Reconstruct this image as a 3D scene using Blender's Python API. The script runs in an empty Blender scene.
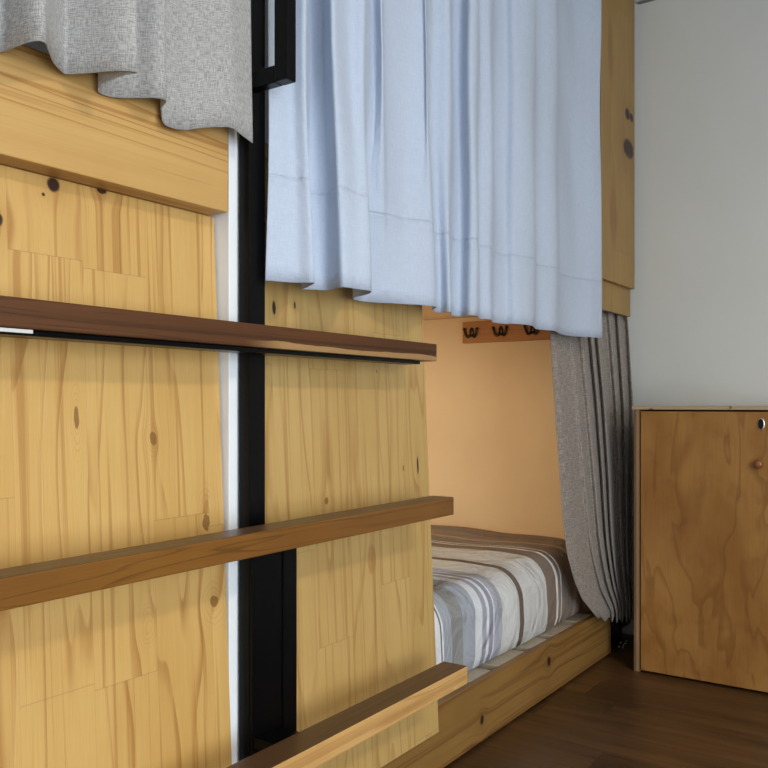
import bpy, bmesh, math, random
from mathutils import Vector
random.seed(7)
S = 0.9                      # eye height in metres; layout numbers below are in eye heights, z measured from the eye
COL = bpy.context.scene.collection
sc = bpy.context.scene
A = math.radians(34.6)

# ------------------------------------------------------------------ camera
cam_d = bpy.data.cameras.new('camera'); cam = bpy.data.objects.new('camera', cam_d); COL.objects.link(cam)
cam.location = (0, 0, S); cam.rotation_euler = (math.radians(90), 0, A - math.radians(90))
cam_d.sensor_width = 36; cam_d.lens = 850 / 768 * 36; cam_d.shift_y = 20 / 768; cam_d.clip_start = 0.02
sc.camera = cam
sc.view_settings.view_transform = 'Standard'; sc.view_settings.look = 'None'
sc.view_settings.exposure = 0.0; sc.view_settings.gamma = 1; sc.view_settings.use_curve_mapping = False

# ------------------------------------------------------------------ world and lights
w = bpy.data.worlds.new('world'); sc.world = w; w.use_nodes = True
w.node_tree.nodes['Background'].inputs[0].default_value = (0.62, 0.78, 1.0, 1)
w.node_tree.nodes['Background'].inputs[1].default_value = 0.6

def area(name, loc, target, sx, sy, power, col):
    d = bpy.data.lights.new(name, 'AREA'); d.shape = 'RECTANGLE'; d.size = sx; d.size_y = sy
    d.energy = power; d.color = col
    o = bpy.data.objects.new(name, d); COL.objects.link(o); o.location = loc
    o.rotation_euler = (Vector(target) - Vector(loc)).to_track_quat('-Z', 'Y').to_euler()
    return o
WIN = (-1.35, 0.75, -0.93, 0.95)           # x0, x1, z0, z1 of the window in the wall opposite the bunks
WY = -2.3
area('window_daylight', ((WIN[0]+WIN[1])/2*S, (WY+0.03)*S, ((WIN[2]+WIN[3])/2+1)*S),
     ((WIN[0]+WIN[1])/2*S, 0, ((WIN[2]+WIN[3])/2+1)*S), (WIN[1]-WIN[0])*S*0.95, (WIN[3]-WIN[2])*S*0.95, 98, (0.80, 0.90, 1.0))
LAMP = (0.9, -1.6, 1.70)
area('ceiling_lamp_light', (LAMP[0]*S, LAMP[1]*S, (LAMP[2]-0.06+1)*S), (LAMP[0]*S, LAMP[1]*S, 0), 0.3, 0.3, 36, (1.0, 0.88, 0.70))

# ------------------------------------------------------------------ node helper
class V:
    def __init__(s, t, sock): s.t = t; s.s = sock
    def _m(s, op, b=None, c=None, rev=False):
        n = s.t.nodes.new('ShaderNodeMath'); n.operation = op
        args = [s, b, c]
        if rev: args = [b, s, c]
        for i, a in enumerate(args):
            if a is None: continue
            if isinstance(a, V): s.t.links.new(a.s, n.inputs[i])
            else: n.inputs[i].default_value = a
        return V(s.t, n.outputs[0])
    def __add__(s, o): return s._m('ADD', o)
    __radd__ = __add__
    def __mul__(s, o): return s._m('MULTIPLY', o)
    __rmul__ = __mul__
    def __sub__(s, o): return s._m('SUBTRACT', o)
    def __rsub__(s, o): return s._m('SUBTRACT', o, rev=True)
    def __truediv__(s, o): return s._m('DIVIDE', o)
    def __pow__(s, o): return s._m('POWER', o)
    def floor(s): return s._m('FLOOR')
    def frac(s): return s._m('FRACT')
    def sin(s): return s._m('SINE')
    def abs(s): return s._m('ABSOLUTE')
    def exp(s): return s._m('EXPONENT')
    def lt(s, o): return s._m('LESS_THAN', o)
    def gt(s, o): return s._m('GREATER_THAN', o)
    def sstep(s, a, b):
        n = s.t.nodes.new('ShaderNodeMapRange'); n.interpolation_type = 'SMOOTHSTEP'
        s.t.links.new(s.s, n.inputs[0]); n.inputs[1].default_value = a; n.inputs[2].default_value = b
        return V(s.t, n.outputs[0])
def link(t, a, sock):
    if isinstance(a, V): t.links.new(a.s, sock)
    elif a is not None: sock.default_value = a
def vec(t, x, y, z=0.0):
    n = t.nodes.new('ShaderNodeCombineXYZ')
    for i, a in enumerate((x, y, z)): link(t, a, n.inputs[i])
    return V(t, n.outputs[0])
def noise(t, v, scale=1, detail=2, rough=0.5, dist=0.0):
    n = t.nodes.new('ShaderNodeTexNoise'); t.links.new(v.s, n.inputs['Vector'])
    n.inputs['Scale'].default_value = scale; n.inputs['Detail'].default_value = detail
    n.inputs['Roughness'].default_value = rough; n.inputs['Distortion'].default_value = dist
    return V(t, n.outputs[0])
def white(t, x, y=0.0):
    n = t.nodes.new('ShaderNodeTexWhiteNoise'); n.noise_dimensions = '2D'
    t.links.new(vec(t, x, y).s, n.inputs[0]); return V(t, n.outputs[0])
def mix(t, f, a, b, mode='MIX'):
    n = t.nodes.new('ShaderNodeMix'); n.data_type = 'RGBA'; n.blend_type = mode
    link(t, f, n.inputs[0])
    for k, c in ((6, a), (7, b)):
        if isinstance(c, V): t.links.new(c.s, n.inputs[k])
        else: n.inputs[k].default_value = (*c, 1)
    return V(t, n.outputs[2])
def pos(t):
    g = t.nodes.new('ShaderNodeNewGeometry'); s = t.nodes.new('ShaderNodeSeparateXYZ')
    t.links.new(g.outputs['Position'], s.inputs[0]); return [V(t, s.outputs[i]) for i in range(3)]
def uvw(t):
    g = t.nodes.new('ShaderNodeUVMap'); s = t.nodes.new('ShaderNodeSeparateXYZ')
    t.links.new(g.outputs[0], s.inputs[0]); return V(t, s.outputs[0]), V(t, s.outputs[1])
def mat(name):
    m = bpy.data.materials.new(name); m.use_nodes = True; t = m.node_tree
    return m, t, t.nodes['Principled BSDF']
def bump(t, b, h, dist, strength=1.0):
    n = t.nodes.new('ShaderNodeBump'); t.links.new(h.s, n.inputs['Height'])
    n.inputs['Distance'].default_value = dist; n.inputs['Strength'].default_value = strength
    t.links.new(n.outputs[0], b.inputs['Normal'])
def srgb(r, g, b):
    f = lambda c: (c/255/12.92) if c <= 10 else ((c/255+0.055)/1.055)**2.4
    return (f(r), f(g), f(b))
def plain(name, col, rough=0.5, metal=0.0, var=0.0, scale=8, bmp=0.0):
    m, t, b = mat(name)
    b.inputs['Roughness'].default_value = rough; b.inputs['Metallic'].default_value = metal
    x, y, z = pos(t); n = noise(t, vec(t, x, y, z), scale, 4)
    c2 = tuple(max(0, c*(1-var)) for c in col)
    t.links.new(mix(t, n.sstep(0.3, 0.7), col, c2).s, b.inputs['Base Color'])
    if bmp: bump(t, b, noise(t, vec(t, x, y, z), 300, 3), bmp)
    return m

def wood(name, u, v, base, dark, tone2, w=0.09, L=0.7, joints=0.35, lines=5.0, lstr=0.5, stretch=0.9, cross=9.0,
         knots=(), eyes=(), stains=(), rough=0.45, off=0.0, sap=None, fibre=0.12, seedo=0.0, coat=0.0, tonev=0.35):
    """Solid timber. u = axis across the grain, v = along it (0,1,2); w, L = width and length of the glued staves.
    knots: (u, v, ru, rv) in metres."""
    m, t, b = mat(name); P = pos(t)
    U, Vv = P[u], P[v]; W3 = P[({0, 1, 2} - {u, v}).pop()]
    i = ((U + off) / w).floor()
    h1 = white(t, i, 3.1 + seedo)
    jv = Vv / L + h1 * 7.3
    seed = white(t, i, jv.floor() + seedo)
    Uw = U
    kn = None; ring = None
    for (ku, kv, ru, rv) in knots:
        du = (U - ku) / ru; dv = (Vv - kv) / rv
        d2 = du*du + dv*dv
        Uw = Uw + (U - ku) * (d2 * -0.12).exp() * -0.75
        wob = noise(t, vec(t, U, Vv), 60, 3) * 0.7
        k = (d2 + wob).sstep(1.45, 0.75)
        kn = k if kn is None else kn._m('MAXIMUM', k)
        r = (d2 * -0.16).exp()
        ring = r if ring is None else ring._m('MAXIMUM', r)
    er = None; ec = None
    for (ku, kv, ru, rv) in eyes:
        du = (U - ku) / ru; dv = (Vv - kv) / rv
        d2 = du*du + dv*dv + (noise(t, vec(t, U, Vv, ku), 26, 3) - 0.5) * 3.0
        Uw = Uw + (U - ku) * (d2 * -0.2).exp() * -0.7
        k = (d2 * -0.35).exp()
        q = (d2._m('MAXIMUM', 0.0) ** 0.5 * 2.3).frac().sstep(0.6, 0.95) * k.sstep(0.05, 0.5)
        co = d2.sstep(0.22, 0.02)
        er = q if er is None else er._m('MAXIMUM', q)
        ec = co if ec is None else ec._m('MAXIMUM', co)
    st = None
    for (ku, kv, ru, rv) in stains:
        du = (U - ku) / ru; dv = (Vv - kv) / rv
        k = (du*du + dv*dv + (noise(t, vec(t, U*90, Vv*12, kv), 1.0, 3) - 0.5) * 1.6).sstep(1.3, 0.5)
        st = k if st is None else st._m('MAXIMUM', k)
    f = noise(t, vec(t, Uw*cross, Vv*stretch, seed*31 + W3*6), 1.0, 2, 0.45)
    ph = f * lines + Uw * 14
    s = ph.frac()
    ln = s.sstep(0.74, 0.96) * s.sstep(1.0, 0.965)
    stk = noise(t, vec(t, Uw*95, Vv*0.45, seed*23 + W3*25), 1.0, 2, 0.5).sstep(0.56, 0.68)
    fine = noise(t, vec(t, Uw*420, Vv*3, seed*11 + W3*200), 1.0, 3, 0.6)
    med = noise(t, vec(t, Uw*60, Vv*1.6, seed*17 + W3*20), 1.0, 2, 0.5)
    wide = noise(t, vec(t, Uw*26, Vv*0.7, seed*13 + W3*9), 1.0, 2, 0.5)
    blot = noise(t, vec(t, U*7, Vv*4, W3*7 + seed*3), 1.0, 3, 0.5)
    c = mix(t, seed * tonev + blot.sstep(0.3, 0.75) * 0.45, base, tone2)
    c = mix(t, wide.sstep(0.42, 0.72) * lstr * 0.4, c, tuple((p_+q_*2)/3 for p_, q_ in zip(dark, tone2)))
    c = mix(t, ln * med.sstep(0.25, 0.65) * lstr, c, dark)
    c = mix(t, stk * (lstr * 0.8), c, dark)
    c = mix(t, fine.sstep(0.35, 0.75) * fibre, c, dark)
    if sap:
        sz, amp, sx0, scol = sap
        e = (P[2] + (noise(t, vec(t, P[0]*5, P[2]*3), 1.0, 3) - 0.5) * amp).lt(sz) * P[0].sstep(sx0, sx0 + 0.12)
        c = mix(t, e * 0.85, c, scol)
    if er is not None:
        c = mix(t, er * 0.26, c, dark); c = mix(t, ec * 0.8, c, tuple(x*0.6 for x in dark))
    if st is not None: c = mix(t, st * 0.55, c, dark)
    if kn is not None:
        c = mix(t, ring * 0.35, c, dark)
        c = mix(t, kn, c, (0.028, 0.010, 0.005))
    if joints:
        fu = (((U + off) / w).frac() - 0.5).abs().gt(0.5 - 0.0006 / w)
        fv = (jv.frac() - 0.5).abs().gt(0.5 - 0.0007 / L)
        j = fu * 0.45 + fv
        c = mix(t, j._m('MINIMUM', 1.0) * joints, c, tuple(x*0.35 for x in dark))
    t.links.new(c.s, b.inputs['Base Color'])
    rr = fine * 0.15 + (rough - 0.07)
    t.links.new(rr.s, b.inputs['Roughness'])
    b.inputs['Coat Weight'].default_value = coat; b.inputs['Coat Roughness'].default_value = 0.25
    bump(t, b, fine * 0.4 + ln * -0.4, 0.0006)
    return m

# ------------------------------------------------------------------ mesh helpers (input in eye heights)
def W(x, y, z): return Vector((x*S, y*S, (z+1)*S))
def ray(px, py):
    dx = (px-384)/850; dz = -(py-404)/850
    return math.cos(A)+math.sin(A)*dx, math.sin(A)-math.cos(A)*dx, dz
def X_at(px, Y):
    a, b, _ = ray(px, 404); return Y/b*a
def bm_box(bm, x0, x1, y0, y1, z0, z1, bev=0.0, shear=None):
    r = bmesh.ops.create_cube(bm, size=1)
    for v in r['verts']:
        x = x0 if v.co.x < 0 else x1; y = y0 if v.co.y < 0 else y1; z = z0 if v.co.z < 0 else z1
        if shear: y += shear*z
        v.co = W(x, y, z)
    if bev:
        es = {e for v in r['verts'] for e in v.link_edges}
        bmesh.ops.bevel(bm, geom=list(es), offset=bev, segments=2, profile=0.6, affect='EDGES')
    return bm
def box(*a, **k): return bm_box(bmesh.new(), *a, **k)
def tube(bm, pts, r, seg=10, cap=True):
    """pts are world vectors in metres; r one radius or a list"""
    n = len(pts); rings = []
    up = None
    for i, p in enumerate(pts):
        d = (pts[min(i+1, n-1)] - pts[max(i-1, 0)]).normalized()
        if up is None:
            up = Vector((0, 0, 1)) if abs(d.z) < 0.9 else Vector((1, 0, 0))
        a = d.cross(up).normalized(); b = a.cross(d).normalized(); up = b
        rr = r[i] if isinstance(r, (list, tuple)) else r
        rings.append([bm.verts.new(p + (a*math.cos(2*math.pi*k/seg) + b*math.sin(2*math.pi*k/seg))*rr) for k in range(seg)])
    for q, s in zip(rings, rings[1:]):
        for k in range(seg): bm.faces.new((q[k], q[(k+1) % seg], s[(k+1) % seg], s[k]))
    if cap: bm.faces.new(rings[0][::-1]); bm.faces.new(rings[-1])
    return bm
def lathe(bm, prof, axis_o, axis, seg=24):
    """prof: (radius, height) in metres along the axis from axis_o"""
    axis = axis.normalized(); a = axis.orthogonal().normalized(); b = axis.cross(a); rings = []
    for r, h in prof:
        rings.append([bm.verts.new(axis_o + axis*h + (a*math.cos(2*math.pi*k/seg) + b*math.sin(2*math.pi*k/seg))*max(r, 1e-5)) for k in range(seg)])
    for q, s in zip(rings, rings[1:]):
        for k in range(seg): bm.faces.new((q[k], q[(k+1) % seg], s[(k+1) % seg], s[k]))
    bm.faces.new(rings[0][::-1]); bm.faces.new(rings[-1]); return bm
ORG = {}
def obj(name, bm, m, parent=None, smooth=False, solid=0.0):
    bmesh.ops.recalc_face_normals(bm, faces=bm.faces)
    me = bpy.data.meshes.new(name)
    if parent is not None: o0 = ORG[parent.name]
    else:
        xs = [v.co for v in bm.verts]
        o0 = Vector(((min(v.x for v in xs)+max(v.x for v in xs))/2, (min(v.y for v in xs)+max(v.y for v in xs))/2, min(v.z for v in xs)))
    for v in bm.verts: v.co -= o0
    for f in bm.faces: f.smooth = smooth
    bm.to_mesh(me); bm.free(); me.materials.append(m)
    o = bpy.data.objects.new(name, me); COL.objects.link(o)
    ORG[o.name] = o0
    if parent is not None: o.parent = parent
    else: o.location = o0
    if solid:
        s = o.modifiers.new('thickness', 'SOLIDIFY'); s.thickness = solid; s.offset = 0
    return o
def tag(o, label, cat, group=None):
    o['label'] = label; o['category'] = cat
    if group: o['group'] = group
    return o
def thing(name, x, y, z, label, cat, group=None):
    o = bpy.data.objects.new(name, None); COL.objects.link(o); o.location = W(x, y, z); o.empty_display_size = 0.05
    ORG[o.name] = W(x, y, z); return tag(o, label, cat, group)
def struct(name, bm, m, parent=None):
    o = obj(name, bm, m, parent)
    if parent is None: o['kind'] = 'structure'
    return o

# ------------------------------------------------------------------ materials
kp = lambda px, py, Y: (X_at(px, Y)*S, (ray(px, py)[2]*Y/ray(px, py)[1] + 1)*S)     # a mark on a wall plane at distance Y
def knots_at(lst, Y): return [(*kp(px, py, Y), ru, rv) for px, py, ru, rv in lst]
PB, PD, PT = (0.60, 0.375, 0.125), (0.32, 0.135, 0.026), (0.50, 0.285, 0.075)
M = {}
M['pine_near'] = wood('pine_near', 0, 2, PB, PD, PT, joints=0.25, w=0.118, L=0.62, off=0.045, lines=7, lstr=0.68, stretch=0.8, cross=8,
    knots=knots_at([(55, 184, 0.0115, 0.0125), (104, 190, 0.010, 0.006), (-2, 219, 0.009, 0.011), (45, 194, 0.003, 0.003)], 1.201),
    eyes=knots_at([(82, 418, 0.006, 0.03), (157, 440, 0.010, 0.016), (213, 603, 0.016, 0.020), (148, 625, 0.010, 0.016), (208, 520, 0.012, 0.03)], 1.175), coat=0.12)
M['pine_far'] = wood('pine_far', 0, 2, (0.53, 0.35, 0.125), (0.30, 0.14, 0.034), (0.44, 0.27, 0.08), joints=0.25, w=0.11, L=0.55, off=0.02, lines=7, lstr=0.55,
    stretch=0.9, cross=8, seedo=5, knots=knots_at([(278, 307, 0.0055, 0.015), (299, 305, 0.003, 0.008), (416, 465, 0.004, 0.024), (384, 690, 0.008, 0.007)], 1.19),
    eyes=knots_at([(327, 502, 0.010, 0.016), (382, 372, 0.007, 0.014), (308, 306, 0.007, 0.010), (405, 468, 0.006, 0.012)], 1.18),
    stains=knots_at([(375, 560, 0.016, 0.032)], 1.165), coat=0.08)
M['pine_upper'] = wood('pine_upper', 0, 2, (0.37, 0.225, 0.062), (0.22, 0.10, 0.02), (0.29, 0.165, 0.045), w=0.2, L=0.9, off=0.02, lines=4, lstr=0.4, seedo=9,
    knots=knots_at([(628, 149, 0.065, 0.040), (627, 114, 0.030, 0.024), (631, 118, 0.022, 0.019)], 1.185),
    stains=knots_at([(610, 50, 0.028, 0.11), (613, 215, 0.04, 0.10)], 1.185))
M['pine_beam'] = wood('pine_beam', 2, 0, (0.55, 0.335, 0.115), PD, (0.45, 0.255, 0.075), w=0.3, L=40, joints=0, lines=9, lstr=0.8, stretch=0.3, cross=12, coat=0.1)
M['pine_rail'] = wood('pine_rail', 2, 0, (0.31, 0.17, 0.046), (0.13, 0.052, 0.012), (0.22, 0.112, 0.028), w=0.6, L=40, joints=0, lines=7, lstr=0.75, stretch=0.5, cross=11,
    knots=[(b_, a_, c_, d_) for a_, b_, c_, d_ in knots_at([(549, 661, 0.017, 0.013), (482, 720, 0.014, 0.011)], 1.182)], seedo=3)
M['tread_walnut'] = wood('tread_walnut', 2, 0, (0.105, 0.039, 0.011), (0.030, 0.011, 0.004), (0.062, 0.023, 0.008), w=0.5, L=9, joints=0, lines=10, lstr=0.6,
    stretch=0.9, cross=22, sap=((0.116+1)*S, 0.022, 1.0, (0.36, 0.21, 0.085)), coat=0.0, rough=0.6)
M['tread_amber'] = wood('tread_amber', 2, 0, (0.20, 0.083, 0.014), (0.065, 0.025, 0.005), (0.12, 0.047, 0.009), w=0.5, L=9, joints=0, lines=10, lstr=0.55,
    stretch=0.9, cross=22, coat=0.15, rough=0.38, seedo=2)
M['tread_pale'] = wood('tread_pale', 2, 0, (0.60, 0.36, 0.13), (0.30, 0.135, 0.04), (0.42, 0.22, 0.07), w=0.5, L=9, joints=0, lines=8, lstr=0.5,
    stretch=0.9, cross=16, coat=0.1, rough=0.42, seedo=4)
M['tread_top'] = wood('tread_top', 1, 0, (0.11, 0.058, 0.028), (0.05, 0.024, 0.012), (0.08, 0.042, 0.020), w=0.5, L=9, joints=0, lines=8, lstr=0.5,
    stretch=0.9, cross=18, coat=0.2, rough=0.35, seedo=6)
M['slat'] = wood('slat', 0, 1, (0.50, 0.43, 0.33), (0.3, 0.21, 0.12), (0.44, 0.37, 0.27), w=0.5, L=9, joints=0, lines=5, lstr=0.3)
M['hook_board'] = wood('hook_board', 2, 1, (0.50, 0.22, 0.07), (0.24, 0.08, 0.02), (0.42, 0.17, 0.05), w=0.5, L=9, joints=0, lines=5, lstr=0.3)
M['peach'] = plain('peach', (0.84, 0.61, 0.35), 0.32, var=0.06, scale=3)
M['wall'] = plain('wall', (0.66, 0.66, 0.625), 0.6, var=0.04, scale=2.5)
M['wall_room'] = plain('wall_room', (0.66, 0.65, 0.62), 0.7, var=0.04, scale=2.5)
M['ceiling'] = plain('ceiling', (0.72, 0.72, 0.70), 0.8, var=0.03)
M['white_paint'] = plain('white_paint', (0.80, 0.82, 0.83), 0.4, var=0.05, scale=12)
M['black_steel'] = plain('black_steel', (0.0018, 0.0019, 0.0024), 0.32, var=0.3, scale=30)
bs = M['black_steel'].node_tree.nodes['Principled BSDF']; bs.inputs['Specular IOR Level'].default_value = 0.15
M['bare_metal'] = plain('bare_metal', (0.75, 0.75, 0.74), 0.3, 0.9)
M['dark_metal'] = plain('dark_metal', (0.05, 0.03, 0.02), 0.32, 0.8)
M['nickel'] = plain('nickel', (0.45, 0.45, 0.44), 0.3, 1.0)
M['hole'] = plain('hole', (0.004, 0.004, 0.004), 1.0)
M['gleam_white'] = plain('gleam_white', (0.55, 0.55, 0.53), 0.5)
M['knob'] = plain('knob', (0.30, 0.11, 0.035), 0.2, var=0.25, scale=40)
M['shade_lump'] = plain('shade_lump', (0.012, 0.012, 0.014), 0.8, var=0.4, scale=30, bmp=0.001)
M['pale'] = plain('pale', (0.5, 0.5, 0.48), 0.6)
M['dark_bedding'] = plain('dark_bedding', (0.05, 0.06, 0.085), 0.9, var=0.3, scale=20)

for k_ in ('tread_walnut', 'tread_amber', 'tread_pale', 'tread_top'):
    M[k_].node_tree.nodes['Principled BSDF'].inputs['Specular IOR Level'].default_value = 0.25
    M[k_].node_tree.nodes['Principled BSDF'].inputs['Coat Weight'].default_value = 0.03

# plywood: broad wandering figure
def plywood(name, base, dark, lite, u=1):
    m, t, b = mat(name); P = pos(t); U = P[u]; Z = P[2]; D = P[1-u]
    f = noise(t, vec(t, U*5.5, Z*1.5, D*3), 1.0, 3, 0.5, 0.6)
    s = (f * 6).frac(); ln = s.sstep(0.70, 0.95) * s.sstep(1.0, 0.94)
    fine = noise(t, vec(t, U*160, Z*7, D*90), 1.0, 3)
    bl = noise(t, vec(t, U*6, Z*3.5, D*3 + 4), 1.0, 4, 0.55, 0.4)
    b2 = noise(t, vec(t, U*14, Z*11, D*3 + 9), 1.0, 4, 0.6, 0.3)
    c = mix(t, bl.sstep(0.3, 0.7), base, lite)
    c = mix(t, b2.sstep(0.5, 0.75) * 0.3, c, dark)
    c = mix(t, ln * 0.45, c, dark)
    c = mix(t, fine.sstep(0.45, 0.8) * 0.22, c, dark)
    t.links.new(c.s, b.inputs['Base Color']); b.inputs['Roughness'].default_value = 0.38
    b.inputs['Coat Weight'].default_value = 0.1
    bump(t, b, fine, 0.0004); return m
M['ply'] = plywood('ply', (0.26, 0.112, 0.024), (0.14, 0.050, 0.010), (0.36, 0.175, 0.046))
m, t, b = mat('ply_edge'); P = pos(t)
lay = ((P[1] + P[0]) * 330).sin().sstep(-0.4, 0.6)
t.links.new(mix(t, lay, (0.15, 0.075, 0.03), (0.27, 0.16, 0.08)).s, b.inputs['Base Color']); b.inputs['Roughness'].default_value = 0.6
M['ply_edge'] = m
m, t, b = mat('ply_top_edge'); P = pos(t)
nn = noise(t, vec(t, P[1]*25, P[2]*30, P[0]*5), 1.0, 3)
t.links.new(mix(t, nn.sstep(0.62, 0.68), (0.40, 0.29, 0.17), (0.12, 0.06, 0.03)).s, b.inputs['Base Color']); b.inputs['Roughness'].default_value = 0.5
M['ply_top_edge'] = m

# floor: dark laminate boards running towards the bunks
m, t, b = mat('floor_boards'); P = pos(t)
bw = 0.135; i = ((P[0] + 0.03) / bw).floor(); jv = P[1] / 0.9 + white(t, i, 1.0) * 5
sd = white(t, i, jv.floor())
g = noise(t, vec(t, P[0]*45, P[1]*3.0, sd*20), 1.0, 4, 0.55)
g2 = noise(t, vec(t, P[0]*12, P[1]*1.5, sd*9), 1.0, 3, 0.5, 0.5)
c = mix(t, sd * 0.45 + g2.sstep(0.3, 0.7) * 0.55, (0.030, 0.014, 0.005), (0.135, 0.064, 0.022))
c = mix(t, g.sstep(0.45, 0.75) * 0.6, c, (0.016, 0.007, 0.003))
e = (((P[0] + 0.03) / bw).frac() - 0.5).abs().gt(0.494) + (jv.frac() - 0.5).abs().gt(0.4985)
c = mix(t, e._m('MINIMUM', 1.0) * 0.8, c, (0.012, 0.006, 0.003))
t.links.new(c.s, b.inputs['Base Color']); b.inputs['Roughness'].default_value = 0.36
bump(t, b, g, 0.0008); M['floor'] = m

def fabric(name, base, dark, thread=0.003, contrast=0.5, trans=0.15, seam=None, wrinkle=0.0, warm=None):
    m, t, b = mat(name); U, Vv = uvw(t)
    k = 1/thread
    a = noise(t, vec(t, U*k, Vv*k*0.12), 1.0, 2, 0.6)
    c_ = noise(t, vec(t, U*k*0.12, Vv*k, 5.0), 1.0, 2, 0.6)
    weave = (a + c_) * 0.5
    c = mix(t, weave.sstep(0.38, 0.64) * contrast, dark, base) if contrast < 0 else mix(t, weave.sstep(0.62, 0.38) * contrast, base, dark)
    if warm: c = mix(t, noise(t, vec(t, U*k*0.5, Vv*k*0.5, 9.0), 1.0, 2).sstep(0.45, 0.7) * 0.35, c, warm)
    h = weave
    if seam:
        d = (Vv - seam).abs(); s = d.sstep(0.004, 0.0)
        c = mix(t, s * 0.05, c, dark)
        pk = noise(t, vec(t, U*70, Vv*25), 1.0, 2) * d.sstep(0.03, 0.0)
        h = h + s * -1.5 + pk * 5
    if wrinkle:
        h = h + noise(t, vec(t, U*16, Vv*16, 3), 1.0, 3, 0.5, 0.8) * wrinkle
    t.links.new(c.s, b.inputs['Base Color']); b.inputs['Roughness'].default_value = 0.9
    b.inputs['Sheen Weight'].default_value = 0.15
    bump(t, b, h, 0.0012)
    tr = t.nodes.new('ShaderNodeBsdfTranslucent'); t.links.new(c.s, tr.inputs[0])
    mx = t.nodes.new('ShaderNodeMixShader'); mx.inputs[0].default_value = trans
    t.links.new(b.outputs[0], mx.inputs[1]); t.links.new(tr.outputs[0], mx.inputs[2])
    t.links.new(mx.outputs[0], t.nodes['Material Output'].inputs[0])
    return m
M['grey_linen'] = fabric('grey_linen', (0.50, 0.485, 0.46), (0.19, 0.185, 0.18), 0.0015, 0.75, 0.12)
M['blue_cotton'] = fabric('blue_cotton', (0.61, 0.68, 0.80), (0.46, 0.54, 0.68), 0.0026, 0.3, 0.25, seam=0.185, wrinkle=3.5)
M['taupe_linen'] = fabric('taupe_linen', (0.40, 0.335, 0.275), (0.14, 0.135, 0.14), 0.0036, 0.85, 0.10, warm=(0.34, 0.25, 0.19))

# striped sheet: bands at fixed X, across the bed
m, t, b = mat('striped_sheet'); P = pos(t)
stripes = [(1.30, (150,150,155)), (1.55, (120,108,96)), (1.62, (190,188,184)), (1.80, (150,155,165)), (1.88, (120,108,96)), (1.96, (225,225,225)),
 (X_at(439.5,1.225), (120,118,118)), (X_at(441,1.225), (222,224,228)), (X_at(443,1.225), (160,165,172)), (X_at(452,1.225), (142,142,140)), (X_at(463,1.225), (160,165,175)),
 (X_at(475,1.225), (215,218,222)), (X_at(481,1.225), (158,160,172)), (X_at(485.5,1.225), (222,224,228)), (X_at(487,1.225), (146,148,166)), (X_at(491,1.225), (220,222,228)),
 (X_at(493,1.225), (168,170,180)), (X_at(500,1.225), (208,208,206)), (X_at(516.5,1.225), (104,88,76)), (X_at(521.5,1.225), (205,204,202)),
 (X_at(547,1.225), (128,112,98)), (X_at(556,1.225), (232,228,220)), (X_at(557.6,1.225), (132,116,102)), (X_at(560,1.225), (232,228,220)), (X_at(561.6,1.225), (142,126,112)),
 (3.02, (170,155,140)), (3.05, (150,128,108)), (3.14, (128,122,120)), (3.19, (150,126,104))]
wob = noise(t, vec(t, P[0]*2.0, P[1]*3.0, P[2]*3.0), 1.0, 2) - 0.5
xx = (P[0] / S + wob * 0.035 - 1.3) / 2.1
r = t.nodes.new('ShaderNodeValToRGB'); t.links.new(xx.s, r.inputs[0]); cr = r.color_ramp; cr.interpolation = 'CONSTANT'
stripes.sort()
for k, (x, c_) in enumerate(stripes):
    p = min(1, max(0, (x-1.3)/2.1))
    if k == 0: e = cr.elements[0]; e.position = 0
    elif k == 1: e = cr.elements[1]; e.position = p
    else: e = cr.elements.new(p)
    e.color = (*srgb(*c_), 1)
th = noise(t, vec(t, P[0]*500, P[1]*40, P[2]*40), 1.0, 2)
cc = mix(t, th.sstep(0.4, 0.7) * 0.14, V(t, r.outputs[0]), (0.2, 0.2, 0.22))
t.links.new(cc.s, b.inputs['Base Color']); b.inputs['Roughness'].default_value = 0.85
bump(t, b, noise(t, vec(t, P[0]*9, P[1]*9, P[2]*7), 1.0, 4, 0.5, 0.8), 0.03); M['sheet'] = m

m, t, b = mat('lamp_glow'); b.inputs['Base Color'].default_value = (1, 0.95, 0.85, 1)
b.inputs['Emission Color'].default_value = (1, 0.86, 0.66, 1); b.inputs['Emission Strength'].default_value = 3; M['glow'] = m
m, t, b = mat('glass'); b.inputs['Transmission Weight'].default_value = 1; b.inputs['Roughness'].default_value = 0.02; b.inputs['IOR'].default_value = 1.02; M['glass'] = m

# ------------------------------------------------------------------ room shell
XF, YB, XN, ZC = 3.65, 2.35, -1.5, 1.735
struct('floor', box(XN-0.1, XF+0.1, WY-0.1, YB+0.1, -1.1, -1.0), M['floor'])
struct('ceiling', box(XN-0.1, XF+0.1, WY-0.1, YB+0.1, ZC, ZC+0.1), M['ceiling'])
struct('wall_far', box(XF, XF+0.1, WY-0.1, YB+0.1, -1, ZC), M['wall'])
struct('wall_left', box(XN-0.1, XF, YB, YB+0.1, -1, ZC), M['wall_room'])
struct('wall_near', box(XN-0.1, XN, WY, YB, -1, ZC), M['wall_room'])
bm = bmesh.new()
bm_box(bm, XN, WIN[0], WY-0.1, WY, -1, ZC); bm_box(bm, WIN[1], XF, WY-0.1, WY, -1, ZC)
bm_box(bm, WIN[0], WIN[1], WY-0.1, WY, -1, WIN[2]); bm_box(bm, WIN[0], WIN[1], WY-0.1, WY, WIN[3], ZC)
struct('wall_right', bm, M['wall_room'])
bm = bmesh.new()
for a in ((WIN[0], WIN[0]+.05, WIN[2], WIN[3]), (WIN[1]-.05, WIN[1], WIN[2], WIN[3]), (WIN[0]+.05, WIN[1]-.05, WIN[2], WIN[2]+.05),
          (WIN[0]+.05, WIN[1]-.05, WIN[3]-.05, WIN[3]), (.18, .22, WIN[2]+.05, WIN[3]-.05)):
    bm_box(bm, a[0], a[1], WY-0.08, WY-0.03, a[2], a[3])
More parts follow.
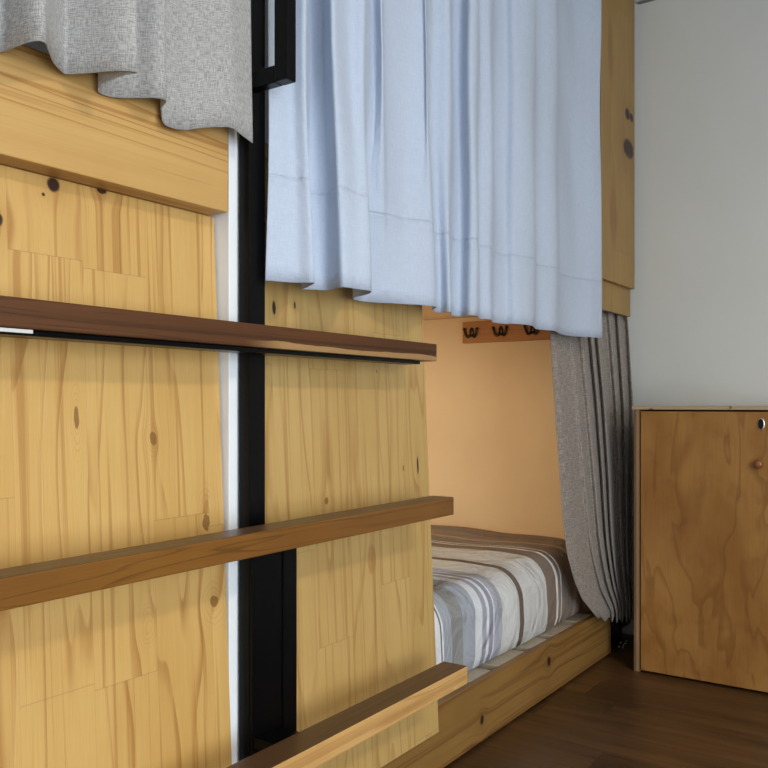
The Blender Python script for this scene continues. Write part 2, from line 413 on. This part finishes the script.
wf = struct('window_1', bm, M['white_paint'])
struct('pane', box(WIN[0]+.05, WIN[1]-.05, WY-0.058, WY-0.052, WIN[2]+.05, WIN[3]-.05), M['glass'], wf)
# thin dark joint at the top of the far wall
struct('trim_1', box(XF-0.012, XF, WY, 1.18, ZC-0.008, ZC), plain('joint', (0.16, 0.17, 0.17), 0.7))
# white painted upright between the two bunks
struct('trim_2', box(1.173, 1.233, 1.170, 1.32, -1, ZC, bev=0.002), M['white_paint'])

# ceiling lamp, out of view above the aisle
cl = thing('ceiling_lamp', LAMP[0], LAMP[1], ZC, 'round flush ceiling lamp above the aisle between bunks and window', 'lamp')
obj('lamp_base', lathe(bmesh.new(), [(0.19, 0), (0.19, -0.02), (0.17, -0.024)], W(LAMP[0], LAMP[1], ZC), Vector((0, 0, 1))), M['white_paint'], cl)
obj('diffuser', lathe(bmesh.new(), [(0.165, -0.024), (0.16, -0.04), (0.1, -0.05), (0.0, -0.052)], W(LAMP[0], LAMP[1], ZC), Vector((0, 0, 1))), M['glow'], cl, True)

# ------------------------------------------------------------------ near bunk (left of the ladder)
SH = 0.046
nb = thing('bunk_bed', 0.1, 1.7, -1, 'near pine bunk on the left whose boarded front runs up to the white upright', 'bunk bed', None)
obj('front_panel', box(-0.85, 1.169, 1.190, 1.212, -0.99, 0.362, bev=0.001, shear=SH), M['pine_near'], nb)
obj('upper_rail', box(-0.85, 1.160, 1.158, 1.228, 0.363, 0.535, bev=0.003), M['pine_beam'], nb)
obj('bunk_base', box(-0.85, 1.160, 1.229, 2.30, 0.385, 0.41), M['pine_rail'], nb)
obj('end_panel', box(1.135, 1.155, 1.235, 2.30, -0.99, 0.384), M['peach'], nb)
obj('end_panel', box(-0.87, -0.85, 1.19, 2.30, -1, 1.6), M['pine_beam'], nb)
bm = box(-0.80, 1.12, 1.24, 2.26, 0.411, 0.55, bev=0.03)
tag(obj('mattress', bm, M['dark_bedding'], smooth=True), 'dark blue covered mattress in the upper near bunk behind the grey curtain', 'mattress')

# ------------------------------------------------------------------ far bunk
fb = thing('bunk_bed', 2.3, 1.7, -1, 'far pine bunk right of the black post, open lower berth with striped mattress', 'bunk bed', None)
obj('front_panel', box(1.242, 1.925, 1.192, 1.211, -0.864, 0.380, bev=0.001, shear=SH), M['pine_far'], fb)
obj('side_rail', box(1.238, 3.310, 1.182, 1.204, -0.992, -0.812, bev=0.002), M['pine_rail'], fb)
obj('upper_rail', box(1.238, 3.20, 1.176, 1.200, 0.385, 0.53, bev=0.002), M['pine_beam'], fb)
obj('lower_fascia', box(3.19, 3.605, 1.202, 1.22, 0.375, 0.54, bev=0.001), M['pine_upper'], fb)
obj('upper_panel', box(3.202, 3.605, 1.183, 1.201, 0.491, ZC-0.002, bev=0.002), M['pine_upper'], fb)
obj('end_panel', box(3.315, 3.340, 1.264, 2.33, -1, 0.384), M['peach'], fb)
obj('head_panel', box(1.238, 1.262, 1.222, 2.33, -1, 0.384), M['peach'], fb)
obj('back_panel', box(1.262, 3.315, 2.31, 2.33, -1, 0.384), M['peach'], fb)
obj('bunk_base', box(1.238, 3.60, 1.221, 2.33, 0.385, 0.41), M['peach'], fb)
obj('inner_ledge', box(1.262, 3.31, 1.235, 1.26, -0.90, -0.832), M['pine_rail'], fb)
obj('inner_ledge', box(1.262, 3.31, 2.28, 2.309, -0.90, -0.832), M['pine_rail'], fb)
sx = [X_at(p, 1.2) for p in (439, 468, 497, 530, 552, 577)]
xs_ = [sx[0]-0.17*k for k in range(4, 0, -1)] + sx
for k, x in enumerate(xs_):
    nx = xs_[k+1] if k+1 < len(xs_) else x + 0.19
    obj('slat', box(x+0.016, nx-0.034, 1.2045, 2.305, -0.831, -0.812, bev=0.0015), M['slat'], fb)

# mattress with the striped sheet
def mattress():
    bm = bmesh.new(); prof = []
    z0, z1, r = -0.810, -0.543, 0.10
    prof.append((1.262, z0)); prof.append((1.234, z0+0.010)); prof.append((1.224, z0+0.04)); prof.append((1.220, -0.72)); prof.append((1.222, z1-r-0.0))
    for k in range(1, 10):
        a = math.pi/2*k/9; prof.append((1.222 + r*0.95*(1-math.cos(a)), z1-r + r*math.sin(a)))
    for k in range(1, 14): prof.append((1.317 + (2.18-1.317)*k/13, z1 + 0.003*math.sin(k)))
    for k in range(1, 6):
        a = math.pi/2*k/5; prof.append((2.18+0.08*math.sin(a), z1-0.08+0.08*math.cos(a)))
    prof.append((2.26, z0)); n = len(prof); rows = []
    NX = 90
    for i in range(NX+1):
        x = 1.29 + (3.305-1.29)*i/NX
        e = max(0, (x-3.02)/0.285); push = 0.10*e**2.2
        e2 = max(0, (x-3.20)/0.105); drop = 0.008*e2**2
        row = []
        for j, (y, z) in enumerate(prof):
            f = max(0, 1-(y-1.218)/0.5)
            yy = y + push*f + 0.004*math.sin(x*9+z*8)*f
            zz = z - (drop if z > -0.72 else 0) + (0.004*math.sin(x*7+y*5) if z > -0.7 else 0)
            row.append(bm.verts.new(W(x, yy, zz)))
        rows.append(row)
    for a, b_ in zip(rows, rows[1:]):
        for j in range(n): bm.faces.new((a[j], a[(j+1) % n], b_[(j+1) % n], b_[j]))
    bm.faces.new(rows[0][::-1]); bm.faces.new(rows[-1])
    return bm
tag(obj('mattress', mattress(), M['sheet'], smooth=True), 'mattress in a striped taupe, white and blue sheet on the slats of the lower berth', 'mattress')

# added warm fill lamp, unseen behind the front panel, brightens the lower berth
rl = thing('berth_fill_lamp', 1.27, 1.75, 0.12, 'small unseen fill lamp added on the head panel to brighten the lower berth', 'lamp')
obj('fill_lamp_plate', lathe(bmesh.new(), [(0.03, 0), (0.03, 0.012), (0.012, 0.014), (0.012, 0.05)], W(1.263, 1.75, 0.15), Vector((1, 0, 0))), M['white_paint'], rl)
obj('fill_lamp_shade', lathe(bmesh.new(), [(0.02, 0.05), (0.035, 0.06), (0.045, 0.11), (0.043, 0.11), (0.033, 0.062)], W(1.263, 1.75, 0.15), Vector((1, 0, 0))), M['white_paint'], rl, True)
sp = bpy.data.lights.new('berth_fill_light', 'SPOT'); sp.energy = 38; sp.color = (1.0, 0.82, 0.58); sp.spot_size = math.radians(75); sp.spot_blend = 0.9; sp.shadow_soft_size = 0.03
so = bpy.data.objects.new('berth_fill_light', sp); COL.objects.link(so); so.location = W(1.42, 1.75, 0.15)
so.rotation_euler = (W(3.3, 2.05, -0.55) - W(1.42, 1.75, 0.15)).to_track_quat('-Z', 'Y').to_euler()

# coat rack on the end wall of the lower berth
HX = 3.3144
cr_ = thing('coat_rack', HX, 1.62, 0.27, 'orange-brown board with dark double hooks on the peach end wall of the berth', 'coat rack')
obj('board', box(HX-0.022, HX, 1.435, 1.850, 0.268, 0.362, bev=0.002), M['hook_board'], cr_)
for hy in (1.802, 1.66, 1.512):
    bm = bmesh.new(); c0 = W(HX-0.024, hy, 0.315)
    r_ = bmesh.ops.create_uvsphere(bm, u_segments=16, v_segments=10, radius=1)
    for v in r_['verts']: v.co = Vector((c0.x + v.co.x*0.005, c0.y + v.co.y*0.0105, c0.z + v.co.z*0.019))
    for s in (-1, 1):
        pts = []
        for k in range(13):
            a = k/12
            pts.append(c0 + Vector((-0.004-0.006*math.sin(a*math.pi*0.5), s*(0.004+0.024*a), -0.010 - 0.011*math.sin(a*math.pi) + 0.022*a**3)))
        tube(bm, pts, [0.0048]*12 + [0.0042]); 
        q = bmesh.ops.create_uvsphere(bm, u_segments=10, v_segments=8, radius=0.0062)
        for v in q['verts']: v.co += pts[-1]
    obj('hook', bm, M['dark_metal'], cr_, True)

# ------------------------------------------------------------------ ladder
ld = thing('ladder', 1.21, 1.15, -1, 'black steel post ladder with three cantilevered dark wood treads', 'ladder')
obj('post', box(1.193, 1.2385, 1.137, 1.164, -0.999, ZC-0.001, bev=0.0015), M['black_steel'], ld)
obj('base_plate', box(1.1945, 1.279, 1.130, 1.1368, -0.999, -0.246, bev=0.0012), M['black_steel'], ld)
obj('base_tube', box(1.2815, 1.324, 1.128, 1.149, -0.999, -0.248, bev=0.003), M['black_steel'], ld)
bm = bmesh.new()
bm_box(bm, 1.186, 1.2134, 1.036, 1.067, 0.600, 1.45, bev=0.0025)
h = obj('handle', bm, M['black_steel'], ld)
obj('arm', box(1.188, 1.2125, 1.0675, 1.1365, 0.600, 0.632, bev=0.002), M['black_steel'], h)
obj('arm', box(1.188, 1.2125, 1.0675, 1.1365, 1.42, 1.449, bev=0.002), M['black_steel'], h)
def tread(yf, yb, zt, zb, x0, x1, mtl, top=None):
    p = obj('tread', box(x0, x1, yf, yb, zb, zt, bev=0.0025), mtl, ld)
    if top: p.data.materials.append(top)
    for f in p.data.polygons:
        if f.normal.z > 0.8 and top: f.material_index = 1
    return p
def bracket(yf, yb, zb, x0, x1):
    if yb < 1.1: return box(1.197, 1.27, yb+0.012, 1.1295, zb+0.012, zb+0.032)
    return box(x0, x1, yf, yb, zb-0.008, zb, bev=0.001)
t1 = tread(1.077, 1.135, 0.147, 0.1045, 0.50, 1.790, M['tread_walnut'])
t1['label'] = 'dark walnut tread with a pale sapwood edge'
obj('bracket', bracket(1.088, 1.135, 0.1035, 0.53, 1.73), M['black_steel'], t1)
obj('gleam_strip', box(0.50, 0.700, 1.0795, 1.0875, 0.0985, 0.1035), M['gleam_white'], t1)  # pale strip stands in for the white gleam under the tread
t2 = tread(1.029, 1.091, -0.225, -0.268, 0.50, 1.790, M['tread_amber'], M['tread_top'])
t2['label'] = 'amber brown tread'
obj('bracket', bracket(1.045, 1.080, -0.269, 0.56, 1.70), M['black_steel'], t2)
t3 = tread(0.991, 1.058, -0.627, -0.670, 0.50, 1.790, M['tread_pale'], M['tread_top'])
t3['label'] = 'tread with dark top and pale front edge'
obj('bracket', bracket(1.010, 1.050, -0.671, 0.56, 1.70), M['black_steel'], t3)

# ------------------------------------------------------------------ curtains
def cat(pts, n):
    out = []; P = [pts[0]] + list(pts) + [pts[-1]]
    for i in range(1, len(P)-2):
        for k in range(n):
            t_ = k/n
            out.append(tuple(0.5*((2*P[i][d]) + (-P[i-1][d]+P[i+1][d])*t_ + (2*P[i-1][d]-5*P[i][d]+4*P[i+1][d]-P[i+2][d])*t_**2
                                  + (-P[i-1][d]+3*P[i][d]-3*P[i+1][d]+P[i+2][d])*t_**3) for d in range(len(pts[0]))))
    out.append(tuple(pts[-1])); return out
def sheet_mesh(rows, name):
    """rows: list from hem to top of lists of (x,y,z) in eye heights"""
    bm = bmesh.new(); uv = bm.loops.layers.uv.new('UVMap')
    vs = [[bm.verts.new(W(*p)) for p in r_] for r_ in rows]
    arc = [0]
    for a, b_ in zip(rows[0], rows[0][1:]): arc.append(arc[-1] + math.dist(a[:2], b_[:2])*S)
    hh = [[0.0]*len(rows[0])]
    for a, b_ in zip(rows, rows[1:]): hh.append([hh[-1][k] + math.dist(p, q)*S for k, (p, q) in enumerate(zip(a, b_))])
    for i in range(len(rows)-1):
        for k in range(len(rows[0])-1):
            f = bm.faces.new((vs[i][k], vs[i][k+1], vs[i+1][k+1], vs[i+1][k]))
            for l, (a, b_) in zip(f.loops, ((i, k), (i, k+1), (i+1, k+1), (i+1, k))): l[uv].uv = (arc[b_], hh[a][b_])
    return bm
def hem_xy(px, py, zc, ymax=None):
    a, b_, dz = ray(px, py); t_ = zc/dz; x, y = a*t_, b_*t_; z = zc
    if ymax and y > ymax: t_ = ymax/b_; x, y, z = a*t_, ymax, dz*t_
    return (x, y, z)
# near grey curtain
trace = [(0,52,0),(13,48,0),(30,42,0),(44,42,0),(49,52,0),(54,63,0),(62,72,0),(66,74,0),(73,74,0),(90,73,0),(112,71,0),(128,71,0),(137,73,0),(125,75,0),(103,83,0),(99,92,0),
         (112,97,1.15),(135,98,0),(155,98,0),(166,101,0),(161,109,1.14),(163,122,1.14),(172,128,1.14),(187,130,1.14),(200,128,1.13),(220,127,1.12),(232,128,1.11),(243,136,1.115),(252.5,143,1.12)]
hem = [(0.10,1.08,0.505),(0.22,1.13,0.505),(0.36,1.07,0.505),(0.5,1.13,0.505),(0.62,1.09,0.505),(0.66,1.14,0.505)]
hem += [hem_xy(p, q, 0.505, ym or 1.148) for p, q, ym in trace]
hem = cat(hem, 5)
rows = []
for i in range(26):
    f = i/25; z = 1.62*f; r_ = []
    g = f**0.7
    for k, (x, y, zz) in enumerate(hem):
        ym = 1.115
        yy = y + (ym-y)*0.12*g + 0.006*math.sin(x*23+f*4)*f
        xx = x - 0.026*f*max(0, (x-0.9)/0.3)*1.0
        r_.append((xx, yy, zz + (1.62-zz)*f))
    rows.append(r_)
tag(obj('curtain', sheet_mesh(rows, 'c'), M['grey_linen'], smooth=True, solid=0.0018), 'light grey linen curtain hanging over the near upper bunk at top left', 'curtain')
# far blue-white curtain: (px hem, Y hem, px higher up, Y higher up)
T = [(266,1.125,269,1.128),(280,1.115,280,1.115),(296,1.10,293,1.11),(313,1.073,305,1.085),(305,1.135,306,1.12),(303,1.147,310,1.145),(316,1.13,317,1.15),(327,1.115,324,1.14),
     (336,1.085,328,1.11),(345,1.056,333,1.08),(358,1.052,350,1.098),(370,1.05,363,1.082),(366,1.09,365,1.10),(353,1.15,369,1.115),(358,1.165,375,1.115),(367,1.168,379,1.10),(382,1.15,382,1.09),
     (390,1.138,386,1.118),(405,1.12,405,1.12),(420,1.098,423,1.10),(437,1.083,426,1.09),(432,1.14,429,1.14),(440,1.15,436,1.14),(449,1.115,449,1.115),
     (452,1.155,452,1.155),(461,1.152,461,1.152),(470,1.11,470,1.105),(477,1.10,477,1.10),(479,1.14,479,1.14),(491,1.12,491,1.12),(494,1.16,494,1.165),
     (505,1.152,505,1.155),(516,1.12,516,1.12),(533,1.10,533,1.10),(536,1.15,536,1.15),(555,1.12,555,1.12),(559,1.16,559,1.16),(571,1.165,571,1.165),
     (582,1.145,582,1.145),(592,1.12,592,1.12),(603,1.10,600.5,1.10)]
NZ = 40; zh = 0.24; zt = 1.60; rows = []
for i in range(NZ+1):
    f = i/NZ; z = zh + (zt-zh)*f; s = min(1, (z-zh)/0.5); s = s*s*(3-2*s)*0.5 + s*0.5
    pts = []
    for (p0, y0, p1, y1) in T:
        k_ = min(1, max(0, (p0-430)/30))*0.15; y0 += (1.128-y0)*k_; y1 += (1.128-y1)*k_; y0 = min(y0, 1.165); y1 = min(y1, 1.165)
        p = p0 + (p1-p0)*s; y = y0 + (y1-y0)*s
        pts.append((X_at(p, y), y))
    r_ = cat(pts, 5)
    rows.append([(x, y + 0.003*math.sin(x*31+z*9), z) for x, y in r_])
tag(obj('curtain', sheet_mesh(rows, 'c'), M['blue_cotton'], smooth=True, solid=0.0016), 'pale blue-white pleated curtain covering the far upper bunk', 'curtain')
rod = thing('curtain_rod', 2.1, 1.12, 1.62, 'black curtain rod near the ceiling carrying the bunk curtains', 'rod')
obj('rail', tube(bmesh.new(), [W(-0.8, 1.12, 1.632), W(3.15, 1.12, 1.632)], 0.009), M['black_steel'], rod)
obj('bracket', tube(bmesh.new(), [W(-0.7, 1.12, 1.642), W(-0.7, 1.12, ZC)], 0.006), M['black_steel'], rod)
obj('bracket', tube(bmesh.new(), [W(3.05, 1.12, 1.642), W(3.05, 1.12, ZC)], 0.006), M['black_steel'], rod)
# lower taupe curtain gathered at the far end of the berth
def tab(z, L):
    for (z0, p0), (z1, p1) in zip(L, L[1:]):
        if z <= z0 and z >= z1: return p0 + (p1-p0)*(z0-z)/(z0-z1)
    return L[-1][1] if z < L[-1][0] else L[0][1]
LE = [(0.384, 548), (0.20, 551), (-0.16, 558), (-0.40, 563), (-0.52, 567), (-0.62, 574), (-0.70, 582), (-0.80, 598)]
RE = [(0.384, 627.5), (0.0, 633), (-0.3, 634.5), (-0.9, 633.5)]
rows = []; NK = 150; NZ = 36
for i in range(NZ+1):
    f = 1 - i/NZ                           # 1 at the hem
    r_ = []
    for k in range(NK+1):
        s = k/NK
        zb = -0.800 - 0.085*s**0.8 + 0.006*math.sin(s*40)
        z = 0.383 + (zb-0.383)*f
        pl, pr = tab(z, LE), tab(z, RE)
        sp = s**(1.0 - 0.25*f)
        px = pl + (pr-pl)*sp
        ybase = 1.240 - 0.096*f**0.6
        amp = (0.003 + 0.012*min(1, max(0, s-0.12)*2.4))*(1-0.2*s) * (0.9 + 0.1*f)
        ph = 2*math.pi*(8.0*s**1.15) + 0.9*math.sin(3*f+s*5) + 1.1*math.sin(s*11+1) + 0.7*math.sin(s*23)
        y = ybase + amp*math.sin(ph) - 0.004
        if z < -0.40: y = min(y, 1.173)
        r_.append((min(3.635, X_at(px, y)), y, z))
    rows.append(r_)
rows = rows[::-1]
tag(obj('curtain', sheet_mesh(rows, 'c'), M['taupe_linen'], smooth=True, solid=0.0018), 'darker grey-brown linen curtain gathered at the far end of the lower berth', 'curtain')

# ------------------------------------------------------------------ cabinet
cx0, cy0, cy1 = 3.15, 0.515, 1.037
cb = thing('cabinet', 3.38, 0.77, -1, 'low orange-brown plywood cabinet standing against the far wall beside the curtain', 'cabinet')
obj('side_panel', box(cx0, 3.645, cy1-0.022, cy1, -0.999, -0.021, bev=0.001), M['ply_edge'], cb)
obj('side_panel', box(cx0, 3.645, cy0, cy0+0.022, -0.999, -0.021, bev=0.001), M['ply_edge'], cb)
obj('top', box(cx0-0.008, 3.645, cy0-0.006, cy1+0.006, -0.0205, -0.0075, bev=0.001), M['ply_top_edge'], cb)
obj('back_panel', box(3.63, 3.644, cy0+0.023, cy1-0.023, -0.99, -0.0215), M['ply'], cb)
obj('bottom_panel', box(cx0+0.01, 3.629, cy0+0.023, cy1-0.023, -0.985, -0.965), M['ply'], cb)
door = obj('door', box(cx0-0.002, cx0+0.02, cy0+0.0255, cy1-0.0265, -0.990, -0.027, bev=0.0015), M['ply'], cb)
a, b_, dz = ray(759.5, 464); tt = (cx0-0.002)/a
kc = W(cx0-0.002, b_*tt, dz*tt)
obj('knob', lathe(bmesh.new(), [(0.006, 0), (0.006, 0.006), (0.012, 0.010), (0.0145, 0.016), (0.013, 0.022), (0.007, 0.026), (0.0, 0.027)], kc, Vector((-1, 0, 0))), M['knob'], door, True)
a, b_, dz = ray(761, 424); tt = (cx0-0.002)/a
kc = W(cx0-0.002, b_*tt, dz*tt)
bm = lathe(bmesh.new(), [(0.0105, 0), (0.0105, 0.0012), (0.009, 0.002)], kc, Vector((-1, 0, 0)))
for v in bm.verts: v.co.z = kc.z + (v.co.z-kc.z)*1.75
esc = obj('keyhole_plate', bm, M['nickel'], door)
bm = lathe(bmesh.new(), [(0.0082, 0.0021), (0.008, 0.0026), (0.0, 0.0027)], kc, Vector((-1, 0, 0)))
for v in bm.verts: v.co.z = kc.z + (v.co.z-kc.z)*1.9
obj('keyhole', bm, M['hole'], esc)

# black lump added as the shade in the gap behind the cabinet
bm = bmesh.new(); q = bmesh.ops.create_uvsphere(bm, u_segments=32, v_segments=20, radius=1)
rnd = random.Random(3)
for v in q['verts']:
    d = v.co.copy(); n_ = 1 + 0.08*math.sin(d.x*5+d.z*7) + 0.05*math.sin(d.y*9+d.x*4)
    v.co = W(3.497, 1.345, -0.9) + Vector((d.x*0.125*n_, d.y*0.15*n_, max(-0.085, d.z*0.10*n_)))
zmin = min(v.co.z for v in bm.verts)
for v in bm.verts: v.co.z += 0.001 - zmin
shade_lump = thing('shade_lump', 3.5, 1.36, -1, 'black lump with pale specks, added as the shade in the gap behind the cabinet', 'shade_lump')
obj('body', bm, M['shade_lump'], shade_lump, True)
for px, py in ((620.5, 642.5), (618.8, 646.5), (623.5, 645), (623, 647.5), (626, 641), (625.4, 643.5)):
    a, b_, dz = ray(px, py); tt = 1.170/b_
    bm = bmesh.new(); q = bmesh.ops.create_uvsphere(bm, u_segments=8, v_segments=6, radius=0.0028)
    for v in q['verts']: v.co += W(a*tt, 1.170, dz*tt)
    obj('speck', bm, M['pale'], shade_lump)
